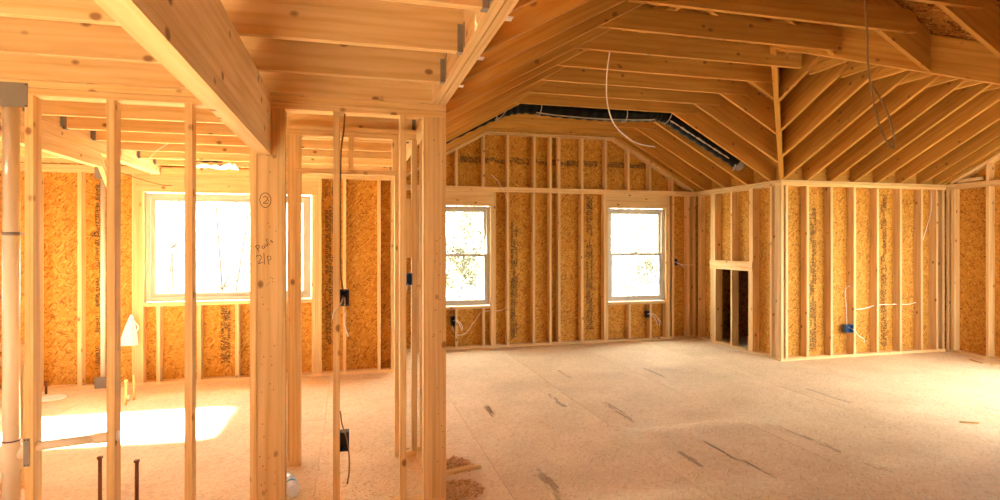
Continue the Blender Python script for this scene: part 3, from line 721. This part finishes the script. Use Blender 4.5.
ebox(6.745, 6.869, YC + .0, YC + .07, .345, .455, M_BLUE, 'bright blue double electrical box low on the stud wall right', [[(6.80, YC + .03, .42), (6.84, YC - .04, .38), (6.91, YC - .05, .30), (6.99, YC - .05, .26), (7.0, YC - .05, .20)], [(6.78, YC + .03, .455), (6.77, YC + .03, .70), (6.74, YC + .02, .90), (6.76, YC + .01, .98), (6.80, YC, 1.0)]])
def cable(name, pts, r, mat, label, cat='cable'):
    o = tube(None, name, pts, r, mat, 6); tag(o, label, cat); return o
cable('wall_cable', [(6.95, YC + .04, .665), (7.10, YC + .05, .67), (7.293, YC + .05, .71), (7.5, YC + .05, .72), (7.71, YC + .05, .715), (7.9, YC + .05, .71), (8.0, YC + .02, .735)], .007, M_WIRE, 'white cable threaded through the studs right of the blue box')
cable('corner_cable', [(8.12, YC + .03, 1.58), (8.25, YC + .05, 1.85), (8.33, YC + .05, 2.1), (8.34, YC + .06, 2.38)], .005, M_WIRE, 'thin pale cable slanting up near the far right corner')
cable('window_cable', [(1.50, YB + .08, .35), (1.55, YB + .06, .22), (1.70, YB + .05, .23), (1.85, YB + .05, .42), (1.975, YB + .045, .55), (2.25, YB + .05, .56), (2.36, YB + .05, .62)], .005, M_WIRE, 'thin cable looping along the wall below the half hidden window')
cable('sill_cable', [(4.10, YB + .06, .15), (4.42, YB + .055, .14), (4.6, YB + .06, .18), (4.72, YB + .06, .37)], .004, M_GREYWIRE, 'thin cable looping to the box below the clear window')
cable('gable_cable', [(2.1, YB - .004, 2.65), (2.2, YB - .01, 2.55), (2.25, YB - .01, 2.47), (2.36, YB - .006, 2.25)], .004, M_WIRE, 'thin pale cable crossing the plate above the half hidden window')
# cable drop from the vault
yb_ = 4.85
HC = [(2.295, yb_, 3.38), (2.265, yb_, 3.14), (2.265, yb_, 2.913), (2.315, yb_, 2.734), (2.414, yb_, 2.62), (2.566, yb_, 2.534), (2.751, yb_, 2.505)]
cable('hanging_cable', HC, .006, M_WIRE, 'pale cable dropping from the collar ties with a curled end')
ya_ = 3.60
cable('looped_cable', [(3.82, ya_, 3.64), (3.836, ya_, 3.482), (3.855, ya_, 3.253), (3.865, ya_, 2.984), (3.913, ya_, 2.718), (3.99, ya_, 2.489), (4.077, ya_, 2.369), (4.116, ya_, 2.363), (4.116, ya_, 2.433), (4.058, ya_, 2.61), (3.961, ya_, 2.759), (3.876, ya_, 2.854)], .0085, M_GREYWIRE, 'thick tan cable hanging in a long loop from the ceiling at right')
cable('ceiling_wire', [(-1.50, 5.6, 2.50), (-1.60, 5.6, 2.43), (-1.68, 5.6, 2.34), (-1.69, 5.6, 2.25), (-1.66, 5.6, 2.2)], .004, M_WIRE, 'thin pale wire loop hanging before the picture window')
cable('plate_wire', [(-2.45, 7.1, 2.40), (-2.35, 7.05, 2.35), (-2.1, 7.0, 2.27), (-1.95, 7.0, 2.235), (-1.88, 7.0, 2.235)], .007, M_GREYWIRE, 'grey wire end curling out above the picture window corner')

# ------------------------------------------------------------------ white bag, scraps, bottle, debris
def bag():
    o = empty('hanging_bag', (-2.38, YL - .04, .47)); tag(o, 'white plastic bag hanging from the stud left of the picture window', 'bag')
    prof = [(.012, .34), (.022, .31), (.030, .27), (.05, .20), (.07, .12), (.085, .05), (.092, 0.0)]
    vs, fs = [], []; n = 24
    for r, z in prof:
        for k in range(n):
            w = 2 * math.pi * k / n; rr = r * (1 + .16 * math.sin(5 * w + z * 9) * (1 if z < .3 else 0))
            vs.append(V((rr * math.cos(w) - .10 * (.3 - z), rr * .38 * math.sin(w), z)))
    for i in range(len(prof) - 1):
        for k in range(n): fs.append((i * n + k, (i + 1) * n + k, (i + 1) * n + (k + 1) % n, i * n + (k + 1) % n))
    link('bag_skirt', mesh_from('bag_skirt', vs, fs, M_CLOTH, True), o, Matrix.Translation((-2.36, YL - .04, .47)))
    tube(o, 'handle_loop', [(-2.355, YL - .04, .80), (-2.33, YL - .04, .74), (-2.285, YL - .04, .67), (-2.31, YL - .04, .62)], .008, M_CLOTH, 6)
    tube(o, 'hook_nail', [(-2.355, YL - .001, .81), (-2.355, YL - .05, .815)], .004, M_STEEL, 6, 0)
bag()
def crumple(parent, name, x0, x1, y0, y1, z, amp, mat, nx=14, ny=6):
    vs, fs = [], []
    for i in range(nx + 1):
        for j in range(ny + 1):
            e = .03 * random.uniform(-1, 1) if j in (0, ny) else 0
            vs.append(V((x0 + (x1 - x0) * i / nx, y0 + (y1 - y0) * j / ny + e, z + amp * random.uniform(-1, 1))))
    for i in range(nx):
        for j in range(ny): a = i * (ny + 1) + j; fs.append((a, a + ny + 1, a + ny + 2, a + 1))
    n = len(vs); vs += [v + V((0, 0, .006)) for v in vs]; fs += [tuple(q + n for q in f[::-1]) for f in fs]
    return link(name, mesh_from(name, vs, fs, mat), parent, Matrix.Identity(4))
sc_ = empty('insulation_scrap', (-1.4, 6.75, 2.42)); tag(sc_, 'torn white insulation scrap stuck between joists over the picture window', 'insulation')
crumple(sc_, 'torn_wrap', -1.62, -1.20, 6.62, 6.95, 2.435, .022, M_CLOTH)
crumple(sc_, 'dark_strip', -1.56, -1.30, 6.60, 6.66, 2.462, .006, M_BLACK, 8, 2)  # black strip standing for the hole in the torn wrap
def bottle():
    o = empty('plastic_bottle', (-.37, 3.97, 0)); tag(o, 'clear plastic water bottle lying on the floor beside the marked post', 'bottle')
    d = V((-.09, .36, .03)).normalized(); M = Matrix.Translation((-.345, 3.86, .043)) @ d.to_track_quat('Z', 'Y').to_matrix().to_4x4()
    q = 1.27; pr = lambda L: [(a * q, b_ * q) for a, b_ in L]
    lathe(o, 'bottle_body', pr([(.026, 0), (.033, .008), (.033, .03), (.031, .035), (.033, .04), (.031, .045), (.033, .05), (.033, .125), (.030, .145), (.020, .172), (.013, .185), (.013, .197)]), M_BOTTLE, M, 20)
    lathe(o, 'label_band', pr([(.0336, .06), (.0336, .085)]), M_LABEL, M, 20)
    lathe(o, 'label_band', pr([(.0336, .10), (.0336, .107)]), M_LABEL, M, 20)
    lathe(o, 'cap', pr([(.0150, .198), (.0150, .214), (.012, .216)]), M_VINYL, M, 16)
bottle()
def chips(name, label, cx, cy, n, f, kind='stuff', mat=M_CHIP):
    geo = []
    for i in range(n):
        x, y, z, s = f(i)
        l, w = s * random.uniform(.5, 1.4), s * random.uniform(.15, .5); a = random.uniform(0, 6.28); b_ = random.uniform(-.6, .6)
        R = Matrix.Rotation(a, 3, 'Z') @ Matrix.Rotation(b_ if z > .004 else b_ * .15, 3, 'Y')
        vs, fs = box_geo(-l, l, -w, w, -.0008, .0008)
        geo.append(([R @ v + V((x - cx, y - cy, z + .0015)) for v in vs], fs))
    vs, fs = join_geo(geo)
    o = link(name, mesh_from(name, vs, fs, mat), None, Matrix.Translation((cx, cy, 0))); tag(o, label, 'debris', kind); return o
def pile(i):
    if i % 2: cx, cy, r, h_ = .74, 4.13, .13, .075
    else: cx, cy, r, h_ = .70, 3.72, .15, .06
    a = random.uniform(0, 6.28); q = r * random.random() ** .6
    return cx + q * math.cos(a) * 1.0, cy + q * math.sin(a) * 1.1, h_ * (1 - q / r) * random.random(), random.uniform(.006, .02)
chips('shavings', 'heap of wood shavings and scraps on the floor behind the right post', .72, 3.9, 900, pile)
def dustf(i):
    x = random.gauss(.05, .28); y = random.gauss(4.0, .55)
    if i % 4 == 0: x, y = random.uniform(-2.0, 7.5), random.uniform(2.6, 8.2)
    if YD - .03 < y < YD + .12 or YN - .03 < y < YN + .12: y += .2
    if .52 < x < .92 and 3.5 < y < 4.35: x += .5
    return x, y, 0.001, random.uniform(.002, .0065)
chips('sawdust', 'scattered sawdust and wood chips over the pale floor', .1, 4.0, 1300, dustf)
st = empty('wood_offcut', (.74, 3.92, 0)); tag(st, 'short stripped wooden stick lying across the shavings', 'stick')
tube(st, 'stick', [(.585, 3.90, .045), (.74, 3.93, .05), (.885, 3.95, .05)], lambda t: .022 - .005 * t, M_STUD, 8, 3)
for q, (x, y, l, a) in enumerate(((5.36, 3.95, .07, -.5), (5.55, 8.38, .11, .2), (5.45, 8.48, .10, .9), (8.2, 5.95, .12, 1.2), (8.3, 5.75, .16, .2))):
    o = bar(None, 'wood_scrap', (x - l * math.cos(a), y - l * math.sin(a), .008), (x + l * math.cos(a), y + l * math.sin(a), .008), .02, .014, M_STUD, (-math.sin(a), math.cos(a), 0))
    tag(o, ['small dark splinter lying alone on the open floor', 'lower wood scrap in the corner by the low opening', 'upper wood scrap in the corner by the low opening', 'short wood scrap by the far right wall', 'longer wood scrap by the far right wall'][q], 'wood scrap')

# ------------------------------------------------------------------ writing and prints
def ribbons(parent, name, strokes, w, o, ax, ay, nrm, mat, lift=.0006):
    """strokes: polylines in 2D, drawn flat on a face at o with axes ax, ay"""
    ax, ay, nrm = V(ax), V(ay), V(nrm); geo = []
    for s in strokes:
        for (p, q) in zip(s, s[1:]):
            p, q = V(p), V(q); d = q - p
            if d.length < 1e-6: continue
            d.normalize(); n_ = V((-d.y, d.x)) * w / 2; e = d * w * .3
            c = [p - e - n_, q + e - n_, q + e + n_, p - e + n_]
            vs = [ax * k.x + ay * k.y + nrm * lift for k in c] + [ax * k.x + ay * k.y + nrm * (lift + .0004) for k in c]
            geo.append((vs, list(BOXF)))
    vs, fs = join_geo(geo)
    return link(name, mesh_from(name, vs, fs, mat), parent, Matrix.Translation(V(o)))
def arc(cx, cy, rx, ry, a0, a1, n=14): return [(cx + rx * math.cos(math.radians(a0 + (a1 - a0) * i / n)), cy + ry * math.sin(math.radians(a0 + (a1 - a0) * i / n))) for i in range(n + 1)]
ring_ = [arc(0, 0, .030, .042, 0, 360, 22), arc(-.001, .008, .012, .013, 150, -40, 8) + [(-.012, -.018), (.014, -.018)]]
ribbons(post1, 'marker_writing', ring_, .0035, (-.470, YN, 1.86), (1, 0, 0), (0, 0, 1), (0, -1, 0), M_INK)
def rot2(strokes, a, dx, dy, s=1.0):
    ca, sa = math.cos(a), math.sin(a)
    return [[(dx + s * (x * ca - y * sa), dy + s * (x * sa + y * ca)) for x, y in st_] for st_ in strokes]
P_ = [[(0, 0), (.004, .034)], arc(.008, .026, .012, .010, 140, -130, 9)]
a_ = [arc(.034, .007, .007, .008, 60, 380, 10) + [(.042, 0)]]
u_ = [[(.050, .015), (.050, .003), (.056, 0), (.061, .004), (.061, .015), (.063, 0)]]
l_ = [[(.070, .034), (.071, 0)]]
ap = [[(.078, .036), (.077, .029)]]
s_ = [[(.094, .013), (.087, .014), (.085, .010), (.093, .006), (.092, .001), (.084, .001)]]
ribbons(post1, 'marker_writing', rot2(P_ + a_ + u_ + l_ + ap + s_, .62, -.035, -.02, 1.0), .0032, (-.470, YN, 1.585), (1, 0, 0), (0, 0, 1), (0, -1, 0), M_INK)
two = [arc(0, .030, .012, .012, 150, -40, 8) + [(-.012, 0), (.013, .0)]]; sl = [[(.016, -.012), (.030, .045)]]; pq = [[(.036, -.020), (.040, .022)], arc(.047, .012, .009, .011, 140, -140, 8)]
ribbons(post1, 'marker_writing', rot2(two + sl + pq, .30, -.025, 0, 1.1), .0032, (-.470, YN, 1.50), (1, 0, 0), (0, 0, 1), (0, -1, 0), M_INK)
def nail_marks(parent, x0, x1, z0, z1, n):
    st_ = []
    for _ in range(n):
        a, b_ = random.uniform(x0, x1), random.uniform(z0, z1); st_.append([(a, b_), (a + .0015, b_ + random.choice((.001, .004)))])
    ribbons(parent, 'nail_marks', st_, .005, (0, YN, 0), (1, 0, 0), (0, 0, 1), (0, -1, 0), M_OSBINK)
nail_marks(post1, -.505, -.41, .1, 2.05, 34); nail_marks(post2, .495, .57, .1, 2.3, 26)
def stamp_strokes(length, width, gap=.25):
    """columns of letter-like strokes along x: unreadably small print with a few larger blocks"""
    out = []
    def glyph(x, y0, h_):
        cw = h_ * random.uniform(.45, .65)
        for _ in range(random.choice((3, 4, 4))):
            t = random.random()
            if t < .45: q = random.choice((0, cw)); out.append([(x + q, y0), (x + q, y0 + h_)])
            elif t < .9: yy = random.choice((y0, y0 + h_, y0 + h_ / 2)); out.append([(x, yy), (x + cw, yy)])
            else: out.append([(x, y0), (x + cw, y0 + h_)])
        return cw + h_ * .25
    for (f0, f1) in ((0, .28), (.37, .65), (.74, 1.0)):
        x = 0
        while x < length:
            if random.random() < gap + .12: x += random.uniform(.03, .16); continue
            e = min(x + random.uniform(.06, .22), length)
            while x < e: x += glyph(x, f0 * width, (f1 - f0) * width)
            x += .012
    x = random.uniform(0, .2)
    while x < length - width and width > .06:
        x += glyph(x, 0, width * .9); x += random.uniform(.1, .5)
    return out
def panel_at(panels, a, z):
    for (u, v, z0, z1, p) in panels:
        if u <= a <= v and z0 <= z <= z1: return p
    return panels[0][4]
def wall_print(panels, a, z0, z1, y, w, mat=M_OSBINK, gap=.25, sw=.0065):
    ribbons(panel_at(panels, a, (z0 + z1) / 2), 'grade_stamp', stamp_strokes(z1 - z0, w, gap=gap), sw, (a, y, z1), (0, 0, -1), (1, 0, 0), (0, -1, 0), mat)
wall_print(PB, 2.44, .10, 1.95, YB + DX, .10, gap=.15); wall_print(PB, 3.71, .20, 2.36, YB + DX, .10, gap=.15)
wall_print(PC, 6.235, .12, 2.1, YC + DX, .10); wall_print(PC, 7.47, .12, 2.3, YC + DX, .10)
wall_print(PL, -2.76, .20, 2.30, YL + DX, .10); wall_print(PL, -1.47, .20, .86, YL + DX, .10, gap=.15); wall_print(PL, -.29, .35, 2.30, YL + DX, .105, gap=.1)
four = [[(.03, -.03), (0, -.0), (.034, 0)], [(.024, .012), (.024, -.034)], [(.050, -.03), (.050, .0), (.058, .008), (.068, .0), (.068, -.03)]]
ribbons(panel_at(PL, -2.73, 1.6), 'grade_stamp', [[(x * 1.3, -y * 1.3) for x, y in s] for s in four], .008, (-2.80, YL + DX, 1.69), (1, 0, 0), (0, 0, 1), (0, -1, 0), M_INK)
gp = [o for o in wb_.children if o.name.startswith('sheathing_panel') and LOC[o.name].translation.z > 2.4]
for o in gp:
    cx = LOC[o.name].translation.x
    if 1.2 < cx < 5.0:
        ribbons(o, 'grade_stamp', stamp_strokes(1.1, .085, gap=.05), .007, (cx - .55, YB + DX, 2.93), (1, 0, 0), (0, 0, -1), (0, -1, 0), M_OSBINK)
# grey stamps along the floor sheets
for (x, y, l, w) in ((4.85, 4.74, .58, .05), (3.64, 3.2, .64, .06), (1.26, 3.41, .53, .075), (2.46, 4.73, .64, .06), (2.44, 3.67, .30, .05), (2.82, 3.36, .35, .012), (2.78, 3.71, .43, .012), (2.53, 6.45, .43, .04),
                     (3.63, 6.16, .58, .04), (2.02, 5.33, .50, .05), (3.64, 3.94, .54, .03), (1.27, 5.19, .35, .05), (6.0, 4.13, .42, .02), (1.45, 2.9, .4, .05)):
    ribbons(floor, 'grade_stamp', stamp_strokes(l, w, gap=.3), .0035, (x, y, .0008), (0, 1, 0), (1, 0, 0), (0, 0, 1), M_STAMP)

# ------------------------------------------------------------------ trees outside
def tree(x, y, h_, seed, label, leaves=0, group=None, base=-.6, spread=.9):
    R = random.Random(seed); o = empty('bare_tree' if not leaves else 'shrub', (x, y, base)); tag(o, label, 'tree' if not leaves else 'shrub', None, group)
    tr = []; br = []; lf = []
    def grow(p, d, l, r, lev):
        n = 4; path = [p.copy()]; dd = d.copy()
        for i in range(n):
            dd = (dd + V((R.uniform(-1, 1), R.uniform(-1, 1), R.uniform(-.4, .7))) * (.16 if lev else .06)).normalized(); p = p + dd * l / n; path.append(p.copy())
        (tr if lev == 0 else br).append(tube_geo(path, lambda t: r * (1 - .55 * t), 6 if lev < 2 else 4))
        if leaves and lev >= 1:
            for q in range(leaves):
                c = path[R.randrange(1, 5)] + V((R.uniform(-1, 1), R.uniform(-1, 1), R.uniform(-1, 1))) * .16
                a = V((R.uniform(-1, 1), R.uniform(-1, 1), R.uniform(-1, 1))).normalized() * .05; b_ = a.orthogonal().normalized() * .03
                lf.append(([c - a, c + b_, c + a, c - b_], [(0, 1, 2, 3)]))
        if lev < 3:
            for q in range(((12, 7, 5) if not leaves else (9, 6, 4))[lev]):
                i = R.randrange(0 if lev else 1, 5); a = R.uniform(0, 6.28)
                nd = (dd * .6 + V((math.cos(a), math.sin(a), R.uniform(.0, .7))) * spread).normalized()
                grow(path[i], nd, l * R.uniform(.35, .55), r * .42, lev + 1)
    grow(V((0, 0, 0)), V((R.uniform(-.1, .1), 0, 1)).normalized(), h_, h_ * .006 + .008, 0)
    for nm, g, mt in (('trunk', tr, M_BARK), ('branches', br, M_BARK), ('foliage', lf, M_LEAF)):
        if g:
            vs, fs = join_geo(g); link(nm, mesh_from(nm, vs, fs, mt), o, Matrix.Translation((x, y, base)))
for i, (x, y, h_) in enumerate(((-3.85, 13.6, 4.2), (-2.75, 14.2, 4.6), (-5.0, 18.5, 5.5), (-3.3, 18, 5.2))):
    tree(x, y, h_, 20 + i, 'pale bare branching tree seen outside the picture window', 0, 'bare trees outside the picture window')
for i, (x, y, h_) in enumerate(((2.7, 13.5, 2.4), (3.9, 18, 3.2), (7.3, 14, 2.5), (9.6, 18, 3.2))):
    tree(x, y, h_, 40 + i, 'pale leafy shrub seen outside the two tall windows', 9, 'shrubs outside the tall windows')
